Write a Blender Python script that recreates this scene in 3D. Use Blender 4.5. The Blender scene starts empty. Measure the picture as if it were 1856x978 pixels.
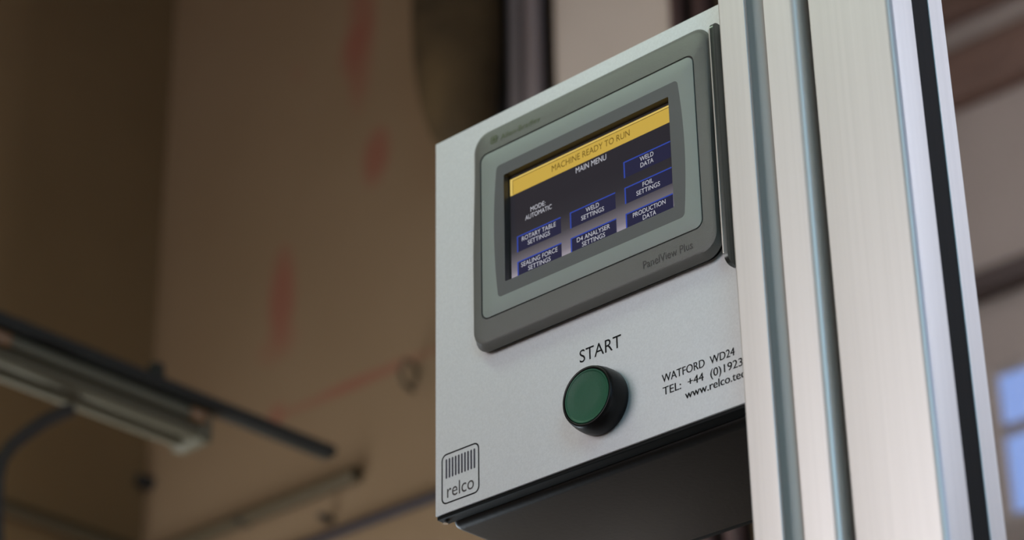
import bpy, bmesh, math, random
from mathutils import Matrix, Vector
random.seed(4)
C = bpy.context.scene.collection
scn = bpy.context.scene

# ------------------------------------------------------------------ camera
W, H = 1856, 978
F = 4284.0                                   # focal length in pixels, from the two vanishing points
CX, CY = W / 2, H / 2
k = 0.001285                                 # one panel unit in metres
Z0 = 1.8                                     # height of the panel's reference point
Y_BACK = 1.2                                 # back wall
def nrm(v): return v.normalized()
up_c = nrm(Vector((-133, -8000, F)))
right_c = -nrm(Vector((-5391, 2384, F)))
right_c = nrm(right_c - up_c * right_c.dot(up_c))
into_c = -right_c.cross(up_c)
R = Matrix((right_c, into_c, up_c))          # camera (x right, y down, z forward) -> world
def ray(u, v): return R @ Vector(((u - CX) / F, (v - CY) / F, 1.0))
cam_pos = Vector((0, 0, Z0)) - ray(1062, 600) * (1.05 * k * 1000)
def onY(u, v, y):
    d = ray(u, v); return cam_pos + d * ((y - cam_pos.y) / d.y)
def onX(u, v, x):
    d = ray(u, v); return cam_pos + d * ((x - cam_pos.x) / d.x)
cam_d = bpy.data.cameras.new('camera')
cam = bpy.data.objects.new('camera', cam_d); C.objects.link(cam)
cx, cy_, cz = R @ Vector((1, 0, 0)), R @ Vector((0, -1, 0)), R @ Vector((0, 0, -1))
cam.matrix_world = Matrix(((cx.x, cy_.x, cz.x, cam_pos.x), (cx.y, cy_.y, cz.y, cam_pos.y),
                           (cx.z, cy_.z, cz.z, cam_pos.z), (0, 0, 0, 1)))
cam_d.sensor_fit = 'HORIZONTAL'; cam_d.sensor_width = 36.0
cam_d.lens = F / W * 36.0
cam_d.clip_start = 0.05; cam_d.clip_end = 100
cam_d.dof.use_dof = True; cam_d.dof.focus_distance = 1.32; cam_d.dof.aperture_fstop = 6.5
scn.camera = cam

# ------------------------------------------------------------------ colour management, sky, lights
vs = scn.view_settings
vs.view_transform = 'Standard'; vs.look = 'None'; vs.gamma = 1.0; vs.exposure = 0.0
vs.use_curve_mapping = False
world = bpy.data.worlds.new('sky'); scn.world = world; world.use_nodes = True
wn, wl = world.node_tree.nodes, world.node_tree.links
wn.clear()
wo = wn.new('ShaderNodeOutputWorld'); wb = wn.new('ShaderNodeBackground')
tc = wn.new('ShaderNodeTexCoord'); sp = wn.new('ShaderNodeSeparateXYZ'); cr = wn.new('ShaderNodeValToRGB')
wl.new(tc.outputs['Generated'], sp.inputs[0]); wl.new(sp.outputs['Z'], cr.inputs[0])
cr.color_ramp.elements[0].position = 0.0; cr.color_ramp.elements[0].color = (0.34, 0.55, 1.0, 1)
cr.color_ramp.elements[1].position = 0.75; cr.color_ramp.elements[1].color = (0.06, 0.24, 0.82, 1)
wl.new(cr.outputs[0], wb.inputs['Color']); wb.inputs['Strength'].default_value = 1.0
wl.new(wb.outputs[0], wo.inputs['Surface'])

def area(name, loc, target, size, energy, color, sy=None):
    l = bpy.data.lights.new(name, 'AREA'); l.energy = energy; l.color = color
    l.shape = 'RECTANGLE'; l.size = size; l.size_y = sy or size
    o = bpy.data.objects.new(name, l); C.objects.link(o); o.location = loc
    o.rotation_euler = (Vector(target) - Vector(loc)).to_track_quat('-Z', 'Y').to_euler()
    return o
# daylight through the wide window in the front wall, behind the camera
area('daylight_front_window', (-0.9, -2.95, 2.15), (-0.2, 0.0, 1.85), 1.6, 41, (1.0, 0.905, 0.88), 1.6)
# daylight through the two windows in the right-hand wall
area('daylight_right_window', (2.38, 0.1, 2.2), (0.0, 0.15, 1.9), 1.5, 6, (0.66, 0.76, 1.0), 1.2)
area('daylight_side_window', (2.38, -2.0, 2.7), (0.3, 0.0, 1.9), 1.2, 21, (0.48, 0.84, 1.0), 1.6)
# fill added to lighten the lower back wall, from an invented left-hand window
area('left_low_fill', (-1.85, 0.55, 1.40), (-0.6, 1.1, 1.9), 0.8, 36, (0.80, 0.91, 1.0), 1.1)
# daylight in the further bay behind the partition
area('daylight_far_bay', (2.38, 2.3, 3.55), (-1.5, 3.0, 3.2), 1.3, 42, (0.86, 0.89, 1.0), 1.6)
# greenish fluorescent strip light over the working side of the machine
area('ceiling_tube_light', (-0.45, -0.65, 3.25), (-0.35, -0.45, 0.0), 1.2, 9, (0.80, 1.0, 0.78), 0.12)

# ------------------------------------------------------------------ materials
MATS = {}
def mat(name, col, rough=0.5, metal=0.0, spec=0.5, noise=None, bump=None, emit=None, estr=1.0, coat=0.0):
    m = bpy.data.materials.new(name); m.use_nodes = True
    n, l = m.node_tree.nodes, m.node_tree.links
    b = n['Principled BSDF']
    b.inputs['Base Color'].default_value = (*col, 1); b.inputs['Roughness'].default_value = rough
    b.inputs['Metallic'].default_value = metal; b.inputs['Specular IOR Level'].default_value = spec
    b.inputs['Coat Weight'].default_value = coat
    if emit:
        b.inputs['Emission Color'].default_value = (*emit, 1); b.inputs['Emission Strength'].default_value = estr
    t = n.new('ShaderNodeTexCoord')
    def noise_tex(scale, stretch, detail=4):
        mp = n.new('ShaderNodeMapping'); mp.inputs['Scale'].default_value = stretch
        nt = n.new('ShaderNodeTexNoise'); nt.inputs['Scale'].default_value = scale; nt.inputs['Detail'].default_value = detail
        l.new(t.outputs['Object'], mp.inputs[0]); l.new(mp.outputs[0], nt.inputs['Vector']); return nt
    if noise:                                    # (scale, stretch, amount)
        nt = noise_tex(noise[0], noise[1]); rp = n.new('ShaderNodeValToRGB')
        a = noise[2]
        rp.color_ramp.elements[0].position = 0.3; rp.color_ramp.elements[1].position = 0.7
        rp.color_ramp.elements[0].color = (*[c * (1 - a) for c in col], 1)
        rp.color_ramp.elements[1].color = (*[min(1, c * (1 + a)) for c in col], 1)
        l.new(nt.outputs['Fac'], rp.inputs[0]); l.new(rp.outputs[0], b.inputs['Base Color'])
    if bump:                                     # (scale, stretch, strength)
        nt = noise_tex(bump[0], bump[1]); bp = n.new('ShaderNodeBump')
        bp.inputs['Strength'].default_value = bump[2]; bp.inputs['Distance'].default_value = 0.001
        l.new(nt.outputs['Fac'], bp.inputs['Height']); l.new(bp.outputs[0], b.inputs['Normal'])
    MATS[name] = m; return m
mat('panel_white', (0.665, 0.695, 0.70), 0.42, 0.0, 0.5, (900, (1, 1, 1), 0.05), (1400, (1, 1, 1), 0.05))
mat('anodised', (0.72, 0.70, 0.675), 0.45, 0.55, 0.5, (60, (6, 6, 0.05), 0.03))
mat('anodised_edge', (0.74, 0.74, 0.76), 0.3, 0.8)
mat('black_steel', (0.009, 0.009, 0.008), 0.45, 0.0, 0.28, None, (300, (1, 1, 1), 0.12))
mat('black_rubber', (0.006, 0.008, 0.008), 0.6, 0, 0.12)
mat('black_plastic', (0.005, 0.005, 0.005), 0.35, 0, 0.22)
mat('bezel_grey', (0.125, 0.130, 0.118), 0.42, 0.0, 0.5, None, (2200, (1, 1, 1), 0.25))
mat('bezel_dark', (0.02, 0.022, 0.022), 0.5)
mat('face_grey', (0.26, 0.30, 0.275), 0.5, 0.0, 0.4, None, (2600, (1, 1, 1), 0.12))
mat('overlay_grey', (0.105, 0.112, 0.112), 0.5, 0.0, 0.4, None, (2600, (1, 1, 1), 0.12))
mat('recess_dark', (0.050, 0.043, 0.038), 0.5)
mat('print_black', (0.005, 0.005, 0.006), 0.6, 0, 0.12)
mat('print_navy', (0.03, 0.03, 0.05), 0.5)
mat('print_grey', (0.045, 0.042, 0.042), 0.5)
mat('print_olive', (0.10, 0.13, 0.06), 0.5)
mat('button_green', (0.008, 0.085, 0.043), 0.5, 0.0, 0.35, None, (900, (1, 1, 1), 0.12))
mat('dark_metal', (0.10, 0.11, 0.105), 0.30, 0.7, 0.5, (30, (20, 20, 0.3), 0.35))
mat('bright_metal', (0.8, 0.8, 0.76), 0.3, 0.9)
mat('floor_concrete', (0.14, 0.11, 0.10), 0.7, 0, 0.3, (6, (1, 1, 1), 0.15))
mat('ceiling_paint', (0.34, 0.25, 0.16), 0.8, 0, 0.3)
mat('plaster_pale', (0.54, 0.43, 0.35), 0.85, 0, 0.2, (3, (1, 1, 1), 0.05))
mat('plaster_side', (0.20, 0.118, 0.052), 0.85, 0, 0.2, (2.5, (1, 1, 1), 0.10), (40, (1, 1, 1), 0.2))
mat('rail_black', (0.012, 0.012, 0.010), 0.6, 0, 0.2)
mat('fixture_cream', (0.12, 0.108, 0.07), 0.6, 0, 0.25)
mat('tube_grey', (0.085, 0.070, 0.042), 0.6, 0, 0.2)
mat('clip_orange', (0.16, 0.07, 0.015), 0.5)
mat('cable_grey', (0.024, 0.020, 0.017), 0.6, 0, 0.2)
mat('conduit_tan', (0.065, 0.044, 0.022), 0.7, 0, 0.2)
mat('cable_dark', (0.022, 0.016, 0.018), 0.6, 0, 0.2)
mat('duct_brown', (0.062, 0.037, 0.015), 0.8, 0, 0.2, (9, (1, 1, 1), 0.45))
mat('pipe_mauve', (0.30, 0.235, 0.225), 0.4, 0.2)
mat('gap_black', (0.012, 0.008, 0.006), 0.7)
mat('pipe_oxide', (0.07, 0.035, 0.03), 0.5)
mat('beam_brown', (0.24, 0.14, 0.10), 0.7, 0, 0.2, (8, (0.5, 1, 4), 0.25))
mat('ledge_dark', (0.10, 0.065, 0.05), 0.7)
mat('window_paint', (0.42, 0.36, 0.30), 0.6)
mat('window_bar', (0.16, 0.14, 0.13), 0.6)
def emis(name, col, s=1.0):
    m = bpy.data.materials.new(name); m.use_nodes = True
    b = m.node_tree.nodes['Principled BSDF']
    b.inputs['Base Color'].default_value = (0.01, 0.01, 0.012, 1); b.inputs['Roughness'].default_value = 0.12; b.inputs['Specular IOR Level'].default_value = 0.35
    b.inputs['Emission Color'].default_value = (*col, 1); b.inputs['Emission Strength'].default_value = s
    MATS[name] = m; return m
emis('px_yellow', (0.54, 0.36, 0.060)); emis('px_yellow_light', (0.68, 0.49, 0.12)); emis('px_olive', (0.11, 0.065, 0.008))
emis('px_white', (0.50, 0.50, 0.55)); emis('px_navy', (0.016, 0.016, 0.045)); emis('px_blue', (0.028, 0.06, 0.36))
def screen_mat():  # pale lower part is viewing-angle light leak, drawn into the emission ramp
    m = emis('px_background_glow', (0.02, 0.02, 0.025)); n, l = m.node_tree.nodes, m.node_tree.links
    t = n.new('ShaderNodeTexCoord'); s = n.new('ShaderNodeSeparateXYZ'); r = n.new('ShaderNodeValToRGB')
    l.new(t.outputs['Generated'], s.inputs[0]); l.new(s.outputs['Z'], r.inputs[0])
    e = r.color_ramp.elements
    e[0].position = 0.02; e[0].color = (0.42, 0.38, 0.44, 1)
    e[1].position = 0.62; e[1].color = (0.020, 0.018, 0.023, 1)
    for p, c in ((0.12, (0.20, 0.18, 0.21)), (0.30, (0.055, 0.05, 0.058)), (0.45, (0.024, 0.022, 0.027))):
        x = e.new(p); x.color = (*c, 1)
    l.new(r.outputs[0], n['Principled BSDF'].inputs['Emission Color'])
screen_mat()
def clear_mat(name, col, rough=0.0):
    m = bpy.data.materials.new(name); m.use_nodes = True
    b = m.node_tree.nodes['Principled BSDF']
    b.inputs['Base Color'].default_value = (*col, 1); b.inputs['Transmission Weight'].default_value = 1.0
    b.inputs['Roughness'].default_value = rough; b.inputs['IOR'].default_value = 1.45
    MATS[name] = m; return m
clear_mat('polycarbonate', (0.93, 0.93, 0.93)); clear_mat('window_glass', (0.97, 0.98, 1.0))

def stained_plaster():
    """back wall: warm plaster with old red paint marks and a grey-brown unevenness"""
    m = bpy.data.materials.new('plaster_back'); m.use_nodes = True
    n, l = m.node_tree.nodes, m.node_tree.links
    b = n['Principled BSDF']; b.inputs['Roughness'].default_value = 0.85; b.inputs['Specular IOR Level'].default_value = 0.2
    t = n.new('ShaderNodeTexCoord')
    ns = n.new('ShaderNodeTexNoise'); ns.inputs['Scale'].default_value = 2.2; ns.inputs['Detail'].default_value = 5
    l.new(t.outputs['Object'], ns.inputs['Vector'])
    rp = n.new('ShaderNodeValToRGB'); l.new(ns.outputs['Fac'], rp.inputs[0])
    rp.color_ramp.elements[0].position = 0.3; rp.color_ramp.elements[0].color = (0.168, 0.102, 0.053, 1)
    rp.color_ramp.elements[1].position = 0.7; rp.color_ramp.elements[1].color = (0.195, 0.123, 0.068, 1)
    wob = n.new('ShaderNodeTexNoise'); wob.inputs['Scale'].default_value = 9; l.new(t.outputs['Object'], wob.inputs['Vector'])
    s = n.new('ShaderNodeSeparateXYZ'); l.new(t.outputs['Object'], s.inputs[0])
    def mth(op, a, bb):
        x = n.new('ShaderNodeMath'); x.operation = op
        for i, v in enumerate((a, bb)):
            if isinstance(v, (int, float)): x.inputs[i].default_value = v
            elif v is not None: l.new(v, x.inputs[i])
        return x.outputs[0]
    cur = rp.outputs[0]
    # (pixel of centre, half width in m, half height in m, strength)
    for u, v, rx, rz, st in ((655, 40, .035, .15, .8), (682, 285, .030, .05, .75), (512, 545, .030, .085, .75), (507, 625, .045, .03, .35),
                             (640, 100, .03, .05, .6), (655, 690, .17, .011, .7), (500, 752, .02, .02, .5), (540, 135, .02, .02, .2)):
        p = onY(u, v, Y_BACK)
        dx = mth('DIVIDE', mth('SUBTRACT', s.outputs['X'], p.x), rx)
        dz = mth('DIVIDE', mth('SUBTRACT', s.outputs['Z'], p.z), rz)
        r2 = mth('ADD', mth('MULTIPLY', dx, dx), mth('MULTIPLY', dz, dz))
        r2 = mth('ADD', r2, mth('MULTIPLY', mth('SUBTRACT', wob.outputs['Fac'], 0.5), 1.6))
        f = mth('MULTIPLY', mth('SUBTRACT', 1.35, r2), 0.75)
        f = mth('MINIMUM', mth('MAXIMUM', f, 0.0), 1.0); f = mth('MULTIPLY', f, st)
        mx = n.new('ShaderNodeMix'); mx.data_type = 'RGBA'
        l.new(f, mx.inputs['Factor']); l.new(cur, mx.inputs[6]); mx.inputs[7].default_value = (0.19, 0.058, 0.035, 1)
        cur = mx.outputs[2]
    l.new(cur, b.inputs['Base Color'])
    bp = n.new('ShaderNodeBump'); bp.inputs['Strength'].default_value = 0.25; bp.inputs['Distance'].default_value = 0.01
    l.new(ns.outputs['Fac'], bp.inputs['Height']); l.new(bp.outputs[0], b.inputs['Normal'])
    MATS['plaster_back'] = m
stained_plaster()

# ------------------------------------------------------------------ mesh helpers
def finish(name, bm, material, parent=None, smooth=False, angle=40, base=None):
    """links a bmesh given in world coordinates; under a parent the root's position is taken off"""
    bmesh.ops.recalc_face_normals(bm, faces=bm.faces[:])
    me = bpy.data.meshes.new(name); bm.to_mesh(me); bm.free()
    o = bpy.data.objects.new(name, me); C.objects.link(o)
    me.materials.append(MATS[material])
    if parent:
        root = parent
        while root.parent: root = root.parent
        me.transform(Matrix.Translation(-root.location)); o.parent = parent
    elif base is not None:
        me.transform(Matrix.Translation(-Vector(base))); o.location = base
    if smooth:
        me.shade_smooth()
        me.set_sharp_from_angle(angle=math.radians(angle))
    return o
def thing(name, loc, label, cat, group=None):
    o = bpy.data.objects.new(name, None); C.objects.link(o); o.location = loc
    o.empty_display_size = 0.05
    return tag(o, label, cat, group)
def tag(o, label, cat, group=None):
    o['label'] = label; o['category'] = cat
    if group: o['group'] = group
    return o
def box(bm, a, b):
    vs_ = [bm.verts.new((x, y, z)) for z in (a[2], b[2]) for y in (a[1], b[1]) for x in (a[0], b[0])]
    for f in ((0, 1, 3, 2), (4, 6, 7, 5), (0, 4, 5, 1), (2, 3, 7, 6), (0, 2, 6, 4), (1, 5, 7, 3)):
        bm.faces.new([vs_[i] for i in f])
    return vs_
def box_obj(name, a, b, material, parent=None, bevel=0.0, seg=2, base=None):
    bm = bmesh.new(); box(bm, a, b)
    if bevel: bmesh.ops.bevel(bm, geom=bm.edges[:], offset=bevel, segments=seg, profile=0.5, affect='EDGES')
    return finish(name, bm, material, parent, smooth=bool(bevel), angle=50, base=base)
def prism(bm, pts, lo, hi, axis='Z'):
    """extrudes a closed outline along an axis; outline (x, y) for Z, (y, z) for X, (x, z) for Y"""
    def mk(p, h): return {'Z': (p[0], p[1], h), 'X': (h, p[0], p[1]), 'Y': (p[0], h, p[1])}[axis]
    A = [bm.verts.new(mk(p, lo)) for p in pts]; B = [bm.verts.new(mk(p, hi)) for p in pts]
    n_ = len(pts)
    for i in range(n_): bm.faces.new((A[i], A[(i + 1) % n_], B[(i + 1) % n_], B[i]))
    bm.faces.new(A); bm.faces.new(B[::-1])
def tube(bm, path, r, seg=16):
    path = [Vector(p) for p in path]; rings = []
    ref = Vector((0.13, 0.31, 0.94)).normalized()
    for i, p in enumerate(path):
        t = (path[min(i + 1, len(path) - 1)] - path[max(i - 1, 0)]).normalized()
        a = t.cross(ref)
        if a.length < 0.15: a = t.cross(Vector((1, 0, 0)))
        a.normalize(); b_ = t.cross(a)
        rings.append([bm.verts.new(p + (a * math.cos(q) + b_ * math.sin(q)) * r) for q in [2 * math.pi * j / seg for j in range(seg)]])
    for i in range(len(rings) - 1):
        for j in range(seg):
            bm.faces.new((rings[i][j], rings[i][(j + 1) % seg], rings[i + 1][(j + 1) % seg], rings[i + 1][j]))
    bm.faces.new(rings[0][::-1]); bm.faces.new(rings[-1])
def tube_obj(name, path, r, material, parent=None, seg=16, base=None):
    bm = bmesh.new(); tube(bm, path, r, seg)
    return finish(name, bm, material, parent, smooth=True, angle=50, base=base)
def P(x, y, z): return Vector((x * k, y * k, Z0 + z * k))       # panel units -> metres
NC, NS = 8, 10
def rring(x0, x1, z0, z1, r, y, bulge=0.0):
    """rounded rectangle in the panel plane, side midpoints pushed out by bulge on left and right"""
    pts = []
    cs = ((x1 - r, z1 - r, 0), (x0 + r, z1 - r, 90), (x0 + r, z0 + r, 180), (x1 - r, z0 + r, 270))
    for ci, (cx_, cz_, a0) in enumerate(cs):
        for j in range(NC + 1):
            a = math.radians(a0 + 90 * j / NC); pts.append([cx_ + r * math.cos(a), cz_ + r * math.sin(a)])
        nx_, nz_, na = cs[(ci + 1) % 4]
        pa = pts[-1]; q = math.radians(na); pb = [nx_ + r * math.cos(q), nz_ + r * math.sin(q)]
        for j in range(1, NS):
            pts.append([pa[0] + (pb[0] - pa[0]) * j / NS, pa[1] + (pb[1] - pa[1]) * j / NS])
    xm, zm, hh = (x0 + x1) / 2, (z0 + z1) / 2, (z1 - z0) / 2
    out = []
    for x, z in pts:
        if bulge:
            w = (x - xm) / ((x1 - x0) / 2); x += bulge * w * max(0, 1 - ((z - zm) / hh) ** 2)
        out.append(P(x, y(z) if callable(y) else y, z))
    return out
def loft(bm, rings, cap_first=False, cap_last=False):
    V = [[bm.verts.new(p) for p in r] for r in rings]; n_ = len(V[0])
    for a, b in zip(V, V[1:]):
        for i in range(n_): bm.faces.new((a[i], a[(i + 1) % n_], b[(i + 1) % n_], b[i]))
    if cap_first: bm.faces.new(V[0][::-1])
    if cap_last: bm.faces.new(V[-1])
    return V
def text(name, s, x0, z, cap, y, material, parent, x1=None, bold=0.0):
    """flat lettering on the plane Y = y (panel units): left edge x0, baseline z, cap height cap, right edge x1"""
    def mesh_of(body):
        cu = bpy.data.curves.new(name, 'FONT'); cu.body = body; cu.size = 1.0
        cu.resolution_u = 4
        ob = bpy.data.objects.new(name, cu); C.objects.link(ob)
        bpy.context.view_layer.update()
        me = bpy.data.meshes.new_from_object(ob.evaluated_get(bpy.context.evaluated_depsgraph_get()))
        bpy.data.objects.remove(ob); bpy.data.curves.remove(cu); return me
    hm = mesh_of('H'); hc = max(v.co.y for v in hm.vertices)
    me = mesh_of(s); xs = [v.co.x for v in me.vertices]; xa, xb = min(xs), max(xs)
    sz = cap / hc; sx = (x1 - x0) / (xb - xa) if x1 is not None else sz
    for v in me.vertices: v.co = P(x0 + (v.co.x - xa) * sx, y, z + v.co.y * sz)
    bm = bmesh.new(); bm.from_mesh(me)
    if bold:                                             # heavier strokes: the same outline once more, a hair aside
        me.transform(Matrix.Translation((bold * k, -.004 * k, 0))); bm.from_mesh(me)
    bpy.data.meshes.remove(me)
    me2 = bpy.data.meshes.new(name); bm.to_mesh(me2); bm.free()
    root = parent
    while root.parent: root = root.parent
    me2.transform(Matrix.Translation(-root.location))
    o = bpy.data.objects.new(name, me2); C.objects.link(o); o.parent = parent
    me2.materials.clear(); me2.materials.append(MATS[material]); return o
def plate(name, x0, x1, z0, z1, y, th, material, parent):
    a, b = P(x0, y - th, z0), P(x1, y, z1)
    return box_obj(name, a, b, material, parent)

# ------------------------------------------------------------------ the room
def struct(o): o['kind'] = 'structure'; return o
XL, XR, YF, ZC = -1.895, 2.45, -3.05, 5.0
Y_FAR, XFL, XP = 3.4, -3.6, -0.60         # further bay behind the partition: far wall, its left end, end of the partition
struct(box_obj('floor', (XFL - .15, YF - .15, -0.1), (XR + .15, Y_FAR + .1, 0), 'floor_concrete'))
struct(box_obj('ceiling', (XFL - .15, YF - .15, ZC), (XR + .15, Y_FAR + .1, ZC + .1), 'ceiling_paint'))
struct(box_obj('wall_side', (XFL - .15, Y_BACK, 0), (XFL, Y_FAR + .06, ZC), 'plaster_side'))
def holed(name, axis, a0, a1, lo, hi, holes, material):
    """a wall slab with rectangular openings: axis 'Y' = normal along Y (a = x), 'X' = normal along X (a = y)"""
    bm = bmesh.new()
    xs = sorted({a0, a1, *[h[0] for h in holes], *[h[1] for h in holes]})
    zs = sorted({0, ZC, *[h[2] for h in holes], *[h[3] for h in holes]})
    for i in range(len(xs) - 1):
        for j in range(len(zs) - 1):
            mx, mz = (xs[i] + xs[i + 1]) / 2, (zs[j] + zs[j + 1]) / 2
            if any(h[0] < mx < h[1] and h[2] < mz < h[3] for h in holes): continue
            if axis == 'Y': box(bm, (xs[i], lo, zs[j]), (xs[i + 1], hi, zs[j + 1]))
            else: box(bm, (lo, xs[i], zs[j]), (hi, xs[i + 1], zs[j + 1]))
    bmesh.ops.remove_doubles(bm, verts=bm.verts[:], dist=1e-5)
    seen = {}
    for f in bm.faces: seen.setdefault(tuple(sorted(v.index for v in f.verts)), []).append(f)
    bmesh.ops.delete(bm, geom=[f for fs in seen.values() if len(fs) > 1 for f in fs], context='FACES')
    return struct(finish(name, bm, material))
pw = onY(1786, 670, Y_FAR); pb = onY(1838, 948, Y_FAR); pm = onY(1815, 775, Y_FAR)
WB = (pw.x, pw.x + 1.5, pb.z, pw.z)                     # opening of the window in the far wall
WR = (-0.9, 1.05, 1.1, 2.75)
WF = (-1.75, -0.05, 1.3, 3.0)
WS = (-2.6, -1.4, 1.9, 3.5)
WL = (0.1, 1.0, 0.8, 2.0)
struct(box_obj('wall_back', (XFL, Y_BACK, 0), (XP, Y_BACK + .12, ZC), 'plaster_back'))
holed('wall_far', 'Y', XFL, XR, Y_FAR, Y_FAR + .05, [WB], 'plaster_pale')
holed('wall_left', 'X', YF, Y_BACK, XL - .15, XL, [WL], 'plaster_side')
holed('wall_right', 'X', YF, Y_FAR + .05, XR, XR + .15, [WR, WS, (1.6, 3.0, 2.7, 4.4)], 'plaster_side')
holed('wall_front', 'Y', XL, XR, YF - .15, YF, [WF], 'plaster_side')
def window(name, axis, o_, face, depth, cols, rows, bar, sill):
    """frame, glazing bars, panes and sill of one window in an opening o_ = (a0, a1, z0, z1)"""
    a0, a1, z0, z1 = o_; root = bpy.data.objects.new(name, None); C.objects.link(root); struct(root)
    d0, d1 = face + depth * 0.35, face + depth * 0.65
    if d0 > d1: d0, d1 = d1, d0
    def bx(nm, p0, p1, q0, q1, e0, e1, m):
        if axis == 'Y': return box_obj(nm, (p0, e0, q0), (p1, e1, q1), m, root)
        return box_obj(nm, (e0, p0, q0), (e1, p1, q1), m, root)
    fr = 0.012
    for nm, p0, p1, q0, q1 in (('frame_stile', a0, a0 + fr, z0, z1), ('frame_stile', a1 - fr, a1, z0, z1),
                               ('frame_rail', a0 + fr, a1 - fr, z1 - fr, z1), ('frame_rail', a0 + fr, a1 - fr, z0, z0 + fr)):
        bx(nm, p0, p1, q0, q1, d0, d1, 'window_paint')
    zs = [z0 + fr] + [r for r in rows] + [z1 - fr]
    xs = [a0 + fr + (a1 - a0 - 2 * fr) * i / cols for i in range(cols + 1)]
    for r in rows: bx('glazing_bar', a0 + fr, a1 - fr, r - bar / 2, r + bar / 2, d0 - .004, d1 + .004, 'window_bar')
    for x in xs[1:-1]: bx('glazing_bar', x - bar / 2, x + bar / 2, z0 + fr, z1 - fr, d0, d1, 'window_bar')
    dm = (d0 + d1) / 2
    for i in range(cols):
        for j in range(len(zs) - 1): bx('pane', xs[i], xs[i + 1], zs[j], zs[j + 1], dm - .002, dm + .002, 'window_glass')
    s0, s1 = (face - .05, face + depth * .3) if depth > 0 else (face + depth * .3, face + .05)
    bx('sill', a0 - .03, a1 + .03, z0 - .03, z0, s0, s1, 'window_paint') if sill else None
window('window_1', 'Y', WB, Y_FAR, 0.05, 6, [pm.z], 0.022, True)
window('window_2', 'X', WR, XR, 0.15, 3, [1.65, 2.2], 0.03, False)
window('window_3', 'Y', WF, YF, -0.15, 3, [1.87, 2.43], 0.03, False)
window('added_window_left', 'X', WL, XL, -0.15, 3, [1.35], 0.03, False)  # unseen window, added only to go with the left fill light
window('window_6', 'X', WS, XR, 0.15, 2, [2.4, 2.95], 0.03, False)
window('window_5', 'X', (1.6, 3.0, 2.7, 4.4), XR, 0.15, 3, [3.25, 3.8], 0.03, False)
a, b = onY(1006, 40, Y_BACK - .02), onY(1214, 20, Y_BACK - .02)
struct(box_obj('trim_1', (a.x, Y_BACK - .02, 0), (b.x, Y_BACK, ZC), 'plaster_pale'))

# ------------------------------------------------------------------ control station: face plate and black housing
st = thing('control_station', P(0, 48, -66.5), 'white faced control station with black steel housing fixed beside aluminium post', 'control panel')
fp = box_obj('face_panel', P(-92.7, 0, -62), P(95.5, 1.2, 135.5), 'panel_white', st, bevel=0.0003)
fl = box_obj('flange', P(-92.9, 1.2, -63.6), P(95.5, 8.0, 134.5), 'black_rubber', st, bevel=0.0006)
hs = box_obj('housing', P(-90.8, 8.0, -66.5), P(95.5, 98.0, 132), 'black_steel', st, bevel=0.0055, seg=4)
box_obj('rear_cover', P(-88.0, 98.0, -64.5), P(93.0, 103.0, 129), 'black_rubber', st, bevel=0.001)
sc = bmesh.new(); bmesh.ops.create_cone(sc, cap_ends=True, segments=14, radius1=1.3 * k, radius2=1.0 * k, depth=1.2 * k,
    matrix=Matrix.Translation(P(-90.6, 4.5, -64.1)))
finish('screw', sc, 'bright_metal', st, smooth=True)
# mounting bracket between the face panel and the post
bm = bmesh.new()
def rrect2(y0, y1, z0, z1, r, n_=6):
    out = []
    for (cy, cz_, a0) in ((y1 - .01, z1 - .01, None), (y0 + r, z1 - r, 90), (y0 + r, z0 + r, 180), (y1 - .01, z0 + .01, None)):
        if a0 is None: out.append((cy, cz_)); continue
        for j in range(n_ + 1):
            a = math.radians(a0 + 90 * j / n_); out.append((cy + r * math.cos(a), cz_ + r * math.sin(a)))
    return out
bo = [(y * k, Z0 + z * k) for y, z in rrect2(-6.8, 0.0, 1.0, 123.0, 4.0)]
prism(bm, bo, 82.9 * k, 84.9 * k, 'X')
br = tag(finish('side_bracket', bm, 'dark_metal', None, smooth=True, angle=35, base=P(83.9, 0, 1)), 'thin dark metal strip standing on the white panel between touchscreen and post', 'bracket')
bm = bmesh.new(); prism(bm, [(y * k, Z0 + z * k) for y, z in rrect2(-7.1, -6.6, 5.5, 119.0, 0.25)], 82.6 * k, 83.3 * k, 'X')
finish('bracket_edge', bm, 'bright_metal', br)

# printed lettering
YP = -0.08
text('start_lettering', 'START', -4.1, -14.4, 6.1, YP, 'print_black', fp, x1=19.9)
text('address_lettering', 'WATFORD  WD24', 41.3, -39.1, 3.7, YP, 'print_black', fp, x1=80.2, bold=.14)
text('address_lettering', 'TEL:  +44  (0)1923', 41.5, -45.1, 3.7, YP, 'print_black', fp, x1=83.9, bold=.14)
text('address_lettering', 'www.relco.tech', 53.2, -50.6, 3.7, YP, 'print_black', fp, x1=87.3, bold=.20)
# maker's emblem: rounded outline, ten bars, name
bm = bmesh.new()
loft(bm, [rring(-88.8, -65.2, -57.8, -33.0, 3.2, YP), rring(-88.1, -65.9, -57.1, -33.7, 2.6, YP)])
finish('emblem_outline', bm, 'print_black', fp)
for i in range(10):
    x = -85.7 + i * (17.5 / 9)
    bm = bmesh.new()
    pts = []
    for cz_, a0 in ((-36.2, 0), (-44.9, 180)):
        for j in range(7):
            a = math.radians(a0 + 180 * j / 6); pts.append((x + 0.52 * math.cos(a), cz_ + 0.52 * math.sin(a)))
    bm.faces.new([bm.verts.new(P(px, YP, pz)) for px, pz in pts])
    finish('emblem_bar', bm, 'print_navy', fp)
text('emblem_lettering', 'relco', -85.3, -55.0, 6.6, YP, 'print_grey', fp, x1=-68.6)

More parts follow.
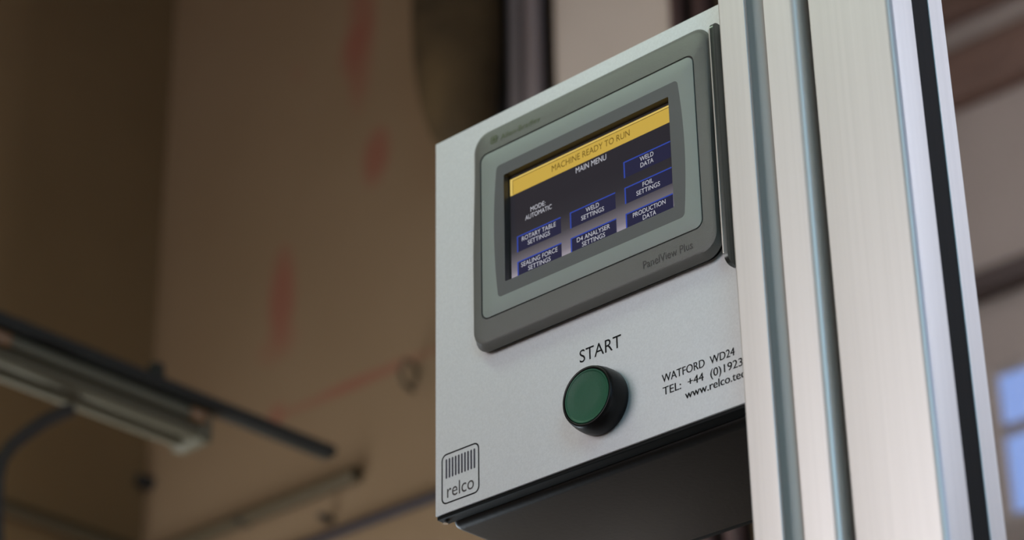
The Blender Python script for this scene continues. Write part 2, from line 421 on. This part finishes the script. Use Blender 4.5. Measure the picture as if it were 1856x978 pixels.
# ------------------------------------------------------------------ touch-screen terminal
HF = -6.5
tm = thing('touchscreen_terminal', P(8.1, 0, 7.7), 'grey touchscreen terminal showing a dark menu with yellow banner, above green button', 'touchscreen')
bm = bmesh.new()
loft(bm, [rring(-62.4, 79.0, 9.4, 124.0, 8, 0.0), rring(-62.4, 79.0, 9.4, 124.0, 8, -2.6)])
finish('gap_shade_ring', bm, 'black_rubber', tm, smooth=True, angle=60)  # gap shadow behind the bezel, made as a black inset ring
def fall(a, b): return lambda z: a + (b - a) * max(0.0, min(1.0, (z - 60) / 55))     # the frame drops away towards its top
bm = bmesh.new()
loft(bm, [rring(-62.4, 79.0, 9.4, 124.0, 8, -2.5), rring(-63.9, 80.2, 8.0, 125.4, 9, -2.6), rring(-63.9, 80.2, 8.0, 125.4, 9, -2.9),
          rring(-63.7, 80.0, 8.2, 125.2, 9, fall(-3.1, -3.0)), rring(-62.6, 79.2, 10.6, 124.0, 8.4, fall(-5.7, -3.9)), rring(-62.0, 78.6, 11.6, 123.2, 8, fall(-6.05, -4.4)), rring(-61.0, 77.4, 12.8, 121.8, 7.4, fall(-6.2, -4.9)),
          rring(-59.0, 75.0, 17.5, 116.4, 6, fall(-6.35, -5.9)), rring(-57.1, 73.0, 22.4, 111.2, 4.4, HF), rring(-56.95, 72.85, 22.55, 111.05, 4.3, HF + 0.6)])
bz = finish('bezel', bm, 'bezel_grey', tm, smooth=True, angle=28)
bm = bmesh.new()
loft(bm, [rring(-56.95, 72.85, 22.55, 111.05, 4.3, HF + 0.6), rring(-56.3, 72.2, 23.2, 110.4, 3.8, HF + 0.6)])
finish('bezel_groove', bm, 'bezel_dark', tm)
OV = (-46.4, 63.1, 31.2, 101.2, 2.0); OP = (-42.0, 57.7, 38.0, 94.8, 0.7)
bm = bmesh.new()
loft(bm, [rring(-56.3, 72.2, 23.2, 110.4, 3.8, HF + 0.6), rring(-56.3, 72.2, 23.2, 110.4, 3.8, HF + 0.1),
          rring(-56.1, 72.0, 23.4, 110.2, 3.7, HF), rring(*OV, HF, 2.2)])
finish('faceplate', bm, 'face_grey', tm, smooth=True, angle=30)
bm = bmesh.new()
loft(bm, [rring(*OV, HF, 2.2), rring(*OP, HF)])
finish('overlay', bm, 'overlay_grey', tm)
bm = bmesh.new()
loft(bm, [rring(*OP, HF), rring(*OP, -2.6)])
finish('recess_wall', bm, 'recess_dark', tm)
bm = bmesh.new(); box(bm, P(-44, -2.6, 36), P(60, -1.2, 97))
dk = finish('display_frame', bm, 'recess_dark', tm)
YS = -2.7
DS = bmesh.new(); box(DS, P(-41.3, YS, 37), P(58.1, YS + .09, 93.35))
dp = finish('display', DS, 'px_background_glow', tm)
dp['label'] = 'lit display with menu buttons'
def quad(name, x0, x1, z0, z1, y, m, par):
    b_ = bmesh.new(); b_.faces.new([b_.verts.new(P(*q)) for q in ((x0, y, z0), (x1, y, z0), (x1, y, z1), (x0, y, z1))])
    return finish(name, b_, m, par)
quad('status_banner', -41.3, 58.1, 84.3, 93.3, YS - .03, 'px_yellow', dp)
quad('banner_edge', -41.3, 58.1, 92.3, 93.3, YS - .05, 'px_yellow_light', dp)
quad('banner_edge', -41.3, -39.7, 84.3, 92.3, YS - .05, 'px_yellow_light', dp)
quad('banner_line', -39.7, 58.1, 92.0, 92.35, YS - .06, 'px_olive', dp)
quad('banner_line', -39.75, -39.45, 84.9, 92.1, YS - .06, 'px_olive', dp)
text('banner_lettering', 'MACHINE READY TO RUN', -15.1, 87.0, 3.3, YS - .07, 'px_olive', dp, x1=31.9)
text('menu_lettering', 'MAIN MENU', -0.6, 80.3, 2.9, YS - .07, 'px_white', dp, x1=17.7)
text('menu_lettering', 'MODE:', -28.8, 71.2, 2.4, YS - .07, 'px_white', dp, x1=-19.6)
text('menu_lettering', 'AUTOMATIC', -32.2, 67.8, 2.4, YS - .07, 'px_white', dp, x1=-15.8)
BT = {('a', 1): ('ROTARY TABLE', 20.9, 'SETTINGS', 13.6), ('a', 2): ('SEALING FORCE', 22.3, 'SETTINGS', 13.7),
      ('b', 1): ('WELD', 7.8, 'SETTINGS', 13.5), ('b', 2): ('D4 ANALYSER', 19.5, 'SETTINGS', 13.6),
      ('c', 0): ('WELD', 7.8, 'DATA', 7.5), ('c', 1): ('FOIL', 6.0, 'SETTINGS', 13.5), ('c', 2): ('PRODUCTION', 18.6, 'DATA', 7.5)}
for (col, row), (t1, w1, t2, w2) in BT.items():
    x = {'a': -37.6, 'b': -5.0, 'c': 27.5}[col]; zt = 74.7 - 13.4 * row; xc = x + 13.5
    quad('menu_button', x, x + 27.1, zt - 8.4, zt, YS - .03, 'px_navy', dp)
    quad('button_edge', x, x + 27.1, zt - .62, zt, YS - .05, 'px_blue', dp)
    quad('button_edge', x, x + .72, zt - 8.4, zt - .62, YS - .05, 'px_blue', dp)
    text('button_lettering', t1, xc - w1 / 2, zt - 3.6, 2.3, YS - .07, 'px_white', dp, x1=xc + w1 / 2)
    text('button_lettering', t2, xc - w2 / 2, zt - 6.8, 2.3, YS - .07, 'px_white', dp, x1=xc + w2 / 2)
YL = -6.12
text('bezel_lettering', 'PanelView Plus', 39.0, 14.4, 3.7, -6.45, 'print_grey', bz, x1=66.4)
text('maker_lettering', 'Allen-Bradley', -43.8, 115.0, 2.9, YL, 'print_olive', bz, x1=-18.6)
bm = bmesh.new(); loft(bm, [rring(-50.3, -46.2, 115.0, 119.0, .5, YL), rring(-49.7, -46.8, 115.6, 118.4, .3, YL)])
finish('maker_emblem', bm, 'print_olive', bz)
quad('maker_emblem', -49.1, -47.4, 116.1, 117.9, YL, 'print_olive', bz)

# ------------------------------------------------------------------ green push button
bc = P(8.3, 0, -38.0)
pbt = thing('push_button', bc, 'round green push button in thick black bezel under the START lettering', 'button')
def lathe(name, prof, material, parent, center, seg=48):
    """profile of (radius, distance out of the panel) in panel units, turned about the panel's normal"""
    bm = bmesh.new(); rings = []
    for r, h in prof:
        rings.append([bm.verts.new((center.x + r * k * math.cos(a), center.y - h * k, center.z + r * k * math.sin(a)))
                      for a in [2 * math.pi * j / seg for j in range(seg)]])
    for a, b in zip(rings, rings[1:]):
        for j in range(seg): bm.faces.new((a[j], a[(j + 1) % seg], b[(j + 1) % seg], b[j]))
    bm.faces.new(rings[-1]); bm.faces.new(rings[0][::-1])
    return finish(name, bm, material, parent, smooth=True, angle=50)
lathe('button_bezel', [(13.6, 0.0), (14.7, 0.3), (15.1, 1.2), (15.25, 3.2), (15.1, 6.0), (14.4, 9.4), (14.0, 10.6), (13.6, 11.1), (13.2, 11.2), (12.8, 11.0), (12.75, 9.0)], 'black_plastic', pbt, bc)
lathe('button_cap', [(12.55, 9.0), (12.55, 10.6), (12.3, 11.0), (11.9, 11.05), (11.6, 10.8), (11.2, 10.65), (6.0, 10.75), (1.0, 10.8)], 'button_green', pbt, bc)

# ------------------------------------------------------------------ slotted aluminium posts and clear guard pane
Yp0 = -20.0
def corner(cx_, cy, r, a0, n_=8):
    return [(cx_ + r * math.cos(math.radians(a0 + 90 * j / n_)), cy + r * math.sin(math.radians(a0 + 90 * j / n_))) for j in range(n_ + 1)]
def slot_front(xa, xb, y, d):
    """slot cut in the front face, going from left to right: lips, undercut walls and a dished floor"""
    pts = [(xa - .3, y), (xa, y + .35), (xa, y + 1.6), (xa - 3.2, y + 1.9), (xa - 3.2, y + d - 1.7)]
    for j in range(1, 12):
        t = j / 12; pts.append((xa - 3.2 + (xb - xa + 4.7) * t, y + d - 1.7 + 9.0 * t ** 1.6))
    return pts + [(xb + 1.5, y + d + 7.3), (xb + 1.5, y + 1.9), (xb, y + 1.6), (xb, y + .35), (xb + .3, y)]
def post(name, outline, label, z1=2.45):
    bm = bmesh.new(); prism(bm, [(x * k, y * k) for x, y in outline], 0.0, z1)
    xs = [p[0] for p in outline]; ys = [p[1] for p in outline]
    o = finish(name, bm, 'anodised', None, smooth=True, angle=34, base=((min(xs) + max(xs)) / 2 * k, (min(ys) + max(ys)) / 2 * k, 0))
    return tag(o, label, 'post', 'slotted aluminium posts of the machine frame')
x0, x1, yb = 97.6, 138.6, 20.0
o1 = corner(x0 + 1.2, Yp0 + 1.2, 1.2, 180) + slot_front(111.8, 121.6, Yp0, 6.2) + corner(x1 - 4.4, Yp0 + 4.4, 4.4, 270) + corner(x1 - 1.2, yb - 1.2, 1.2, 0) + corner(x0 + 1.2, yb - 1.2, 1.2, 90)
post('aluminium_post', o1, 'aluminium post with an open slot down its front, beside the control station')
x0, x1, yb = 144.2, 183.9, 22.8
o2 = (corner(x0 + 1.0, Yp0 + 1.0, 1.0, 180) + corner(x1 - 3.0, Yp0 + 3.0, 3.0, 270)
      + [(x1, -2.6), (x1 - .25, -2.4), (x1 - 7, -2.4), (x1 - 7, 11.0), (x1 - .25, 11.0), (x1, 11.2)]
      + [(x1, yb - .6), (x1 - .6, yb), (x1 - 3.4, yb), (x1 - 3.4, yb - 6), (x1 - 8.6, yb - 6), (x1 - 8.6, yb)] + corner(x0 + 1.0, yb - 1.0, 1.0, 90))
p2 = post('aluminium_post', o2, 'smooth fronted aluminium post with black seal in its side slot, beside clear pane')
bm = bmesh.new(); prism(bm, [(x * k, y * k) for x, y in ((x1 - 6.9, -2.3), (x1 - .5, -2.3), (x1 - .35, 4.3), (x1 - .5, 10.9), (x1 - 6.9, 10.9))], 0.02, 2.44)
bm2 = bmesh.new(); box(bm2, Vector((138.9 * k, -11 * k, 0.02)), Vector((144.1 * k, 16 * k, 2.44)))
finish('gap_dark_strip', bm2, 'black_rubber', p2)  # black strip added to make the gap between the posts dark
g = finish('seal_strip', bm, 'black_rubber', p2); g['label'] = 'black rubber seal strip'
pn = box_obj('guard_pane', Vector((176.6 * k, 17.6 * k, 0.10)), Vector((180.0 * k, 520 * k, 2.40)), 'polycarbonate', base=(178.3 * k, 260 * k, 0.10))
tag(pn, 'clear plastic guard pane set into the back of the seal-slotted aluminium post', 'pane')
bm = bmesh.new(); prism(bm, [(x * k, y * k) for x, y in ((180.1, 22.9), (181.6, 22.9), (181.6, 25.6), (180.1, 26.4))], 0.10, 2.40)
g2 = finish('glazing_bead', bm, 'ledge_dark', pn)

# ------------------------------------------------------------------ back wall fittings
def wall_pt(u, v, off=0.0): return onY(u, v, Y_BACK - off)
def hline(name, z, xa, xb, r, m, label, cat, off=None):
    off = off if off is not None else r
    o = tube_obj(name, [(xa, Y_BACK - off, z), ((xa + xb) / 2, Y_BACK - off, z), (xb, Y_BACK - off, z)], r, m, base=((xa + xb) / 2, Y_BACK - off, z))
    return tag(o, label, cat)
a, b = wall_pt(400, 965, .011), wall_pt(648, 848, .011)
hline('wall_conduit', (a.z + b.z) / 2, XL, b.x, 0.011, 'conduit_tan', 'tan conduit running level along the back wall, above the dark cable', 'conduit')
a, b = wall_pt(600, 978, .006), wall_pt(790, 890, .006)
hline('wall_cable', (a.z + b.z) / 2, XL, -0.55, 0.007, 'cable_dark', 'dark cable running level along the back wall, below the tan conduit', 'cable')
for u, v in ((440, 945), (590, 938)):
    p = wall_pt(u, v, .012)
    bm = bmesh.new(); bmesh.ops.create_cone(bm, cap_ends=True, segments=12, radius1=.006, radius2=.005, depth=.024, matrix=Matrix.Translation(p) @ Matrix.Rotation(math.radians(90), 4, 'X'))
    tag(finish('wall_plug', bm, 'cable_grey', smooth=True, base=p), ('small dark bolt head on the back wall above the tan conduit' if u < 500 else 'small dark bolt head on the back wall between conduit and cable'), 'bolt', 'bolts in the back wall')
p = wall_pt(760, 690, .0)
path = [p + Vector((-.012, 0, -.012)), p + Vector((-.012, -.02, -.006)), p + Vector((-.008, -.03, .008)), p + Vector((.004, -.032, .018)), p + Vector((.016, -.03, .012)), p + Vector((.02, -.028, -.004)), p + Vector((.02, -.028, -.02))]
tag(tube_obj('wall_hook', path, 
    .004, 'conduit_tan', base=p), 'small bent dark hook on the back wall below the red line', 'hook')
p = onX(262, 875, XL + .0)
p = wall_pt(262, 872, 0.012)
bm = bmesh.new(); bmesh.ops.create_cone(bm, cap_ends=True, segments=12, radius1=.012, radius2=.009, depth=.024, matrix=Matrix.Translation(p) @ Matrix.Rotation(math.radians(90), 4, 'X'))
tag(finish('wall_plug', bm, 'cable_grey', smooth=True, base=p), 'dark bolt head on the back wall close to the room corner', 'bolt', 'bolts in the back wall')
# level conduit on the left wall
a, b = onX(0, 895, XL + .01), onX(150, 985, XL + .01)
zc = (a.z + b.z) / 2
tag(tube_obj('side_conduit', [(XL + .011, YF + .1, zc), (XL + .011, 0, zc), (XL + .011, Y_BACK - .03, zc)], .011, 'conduit_tan', base=(XL + .011, 0, zc)),
    'tan conduit running level along the left wall', 'conduit')

# vertical services hanging at the back wall, behind the control station's top edge
def vpipe(name, u, v, r, m, label, cat, off, zlo, group=None):
    p = wall_pt(u, v, off)
    o = tube_obj(name, [(p.x, Y_BACK - off, zlo), (p.x, Y_BACK - off, 3.2), (p.x, Y_BACK - off, ZC)], r, m, base=(p.x, Y_BACK - off, zlo))
    return tag(o, label, cat, group)
vpipe('service_pipe', 934, 60, .0115, 'pipe_mauve', 'grey-mauve vertical pipe next to the thick brown duct', 'pipe', .02, 1.0)
vpipe('service_pipe', 967, 60, .0140, 'pipe_mauve', 'grey-mauve vertical pipe next to the pale plaster', 'pipe', .02, 1.0)
vpipe('service_pipe', 1228, 20, .0115, 'pipe_oxide', 'dark reddish vertical pipe behind the upper corner of the control station', 'pipe', .02, 1.0)
vpipe('service_pipe', 1272, 10, .0125, 'pipe_oxide', 'dark brown vertical pipe close to the slotted aluminium post', 'pipe', .02, 1.0)
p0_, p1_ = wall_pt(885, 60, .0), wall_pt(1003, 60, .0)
tag(box_obj('dark_backing', (p0_.x, Y_BACK - .006, 1.0), (p1_.x, Y_BACK, ZC), 'gap_black', base=(p0_.x, Y_BACK, 1.0)), 'black board standing in for the shadow gap behind the grey-mauve pipes', 'board')  # gap shadow between duct and pipes, made as a flat black sheet
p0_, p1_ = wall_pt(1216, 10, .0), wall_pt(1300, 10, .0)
tag(box_obj('dark_backing', (p0_.x, Y_BACK - .006, 1.0), (p1_.x, Y_BACK, ZC), 'gap_black', base=(p0_.x, Y_BACK, 1.0)), 'black backing behind the pair of dark brown pipes', 'board')  # flat black backing between and behind the two pipes
# brown lagged duct with an elbow
pl, pr = wall_pt(768, 60, .08), wall_pt(888, 60, .08)
rd = (pr.x - pl.x) / 2; cxd = (pl.x + pr.x) / 2
zb = wall_pt(790, 215, .08).z
bm = bmesh.new(); rings = []
prof = [(ZC, 1.0), (3.6, 1.0), (zb + .16, 1.0), (zb + .10, .98), (zb + .05, .93), (zb, .84), (zb - .04, .72), (zb - .07, .55), (zb - .09, .3), (zb - .10, .05)]
for z, f_ in prof:                                      # leans over to the right as it narrows
    rings.append([Vector((cxd + (1 - f_) * rd * .55 + rd * f_ * math.cos(t), Y_BACK - .08 + rd * f_ * math.sin(t), z)) for t in [2 * math.pi * q_ / 28 for q_ in range(28)]])
loft(bm, rings, True, True)
tag(finish('lagged_duct', bm, 'duct_brown', None, smooth=True, angle=60, base=(cxd, Y_BACK - .08, zb)), 'thick dark brown rounded duct end hanging at the wall beside grey-mauve pipes', 'duct')

# timber and ledge on the wall seen through the clear pane
def far_strip(name, u0, v0, u1, v1, dep, m, label, cat):
    zt, zb_ = onY(u0, v0, Y_FAR).z, onY(u1, v1, Y_FAR).z
    return tag(box_obj(name, (XFL, Y_FAR - dep, zb_), (XR, Y_FAR, zt), m, bevel=.004, base=(-1.2, Y_FAR, zb_)), label, cat)
far_strip('wall_beam', 1712, 12, 1716, 56, .06, 'beam_brown', 'brown timber beam high on the far wall, above the other beam', 'beam')
far_strip('wall_beam', 1722, 118, 1735, 205, .06, 'beam_brown', 'broad brown timber beam on the far wall, below the other beam', 'beam')
far_strip('wall_ledge', 1772, 515, 1776, 552, .06, 'ledge_dark', 'dark narrow ledge on the far wall between window and brown beams', 'ledge')

# ------------------------------------------------------------------ hanging strip light on a black rail
YE = 0.90
e = onY(600, 822, YE); xr_, zr_ = e.x, e.z
rail = box_obj('support_rail', (xr_ - .011, -1.2, zr_ - .007), (xr_ + .011, YE, zr_ + .007), 'rail_black', bevel=.003, base=(xr_, 0, zr_))
tag(rail, 'long black rail holding the strip light, ending in mid air', 'rail')
q = onX(283, 668, xr_)
bm = bmesh.new(); bmesh.ops.create_cone(bm, cap_ends=True, segments=16, radius1=.011, radius2=.009, depth=.016, matrix=Matrix.Translation((xr_, q.y, zr_ + .015)))
finish('rail_bolt', bm, 'rail_black', rail, smooth=True)
# two hanger rods to the ceiling, outside the frame
for y in (-1.0, -0.35):
    tube_r = tube_obj('hanger_rod', [(xr_, y, zr_), (xr_, y, 3.0), (xr_, y, ZC)], .004, 'rail_black', rail, seg=8)
hx1 = xr_ - .004; hx0 = hx1 - .058; hz1 = zr_ - .007; hz0 = hz1 - .014
ye = onX(385, 765, hx1).y
lf = thing('strip_light', ((hx0 + hx1) / 2, 0, hz0 - .02), 'unlit cream twin tube strip light hanging under the black rail', 'strip light')
box_obj('light_housing', (hx0, -0.9, hz0), (hx1, ye, hz1), 'fixture_cream', lf, bevel=.003)
for x in (hx0 + .014, hx1 - .014):
    tube_obj('light_tube', [(x, -0.88, hz0 - .010), (x, 0, hz0 - .010), (x, ye - .014, hz0 - .010)], .0095, 'tube_grey', lf)
for y0_, y1_ in ((ye - .016, ye + .004), (-0.9, -0.88)):
    box_obj('end_holder', (hx0 + .002, y0_, hz0 - .022), (hx1 - .002, y1_, hz1 - .002), 'tube_grey', lf, bevel=.004)
for u, v in ((362, 745), (5, 603)):
    y = onX(u, v, hx1 + .001).y
    box_obj('clip', (hx1 - .006, y - .012, hz0 - .002), (hx1 + .003, y + .012, hz1 - .001), 'clip_orange', lf, bevel=.002)
# cable hanging from the strip light
ys = onX(118, 752, (hx0 + hx1) / 2).y
xc_ = (hx0 + hx1) / 2
pts = [onX(128, 742, xc_), onX(108, 750, xc_), onX(80, 763, xc_), onX(48, 785, xc_), onX(20, 808, xc_), onX(2, 832, xc_), onX(-6, 868, xc_), onX(-8, 930, xc_), onX(-6, 1000, xc_), onX(-2, 1100, xc_)]
tag(tube_obj('light_cable', pts, .008, 'cable_grey', seg=10, base=pts[0]), 'grey cable drooping from the underside of the strip light', 'cable')
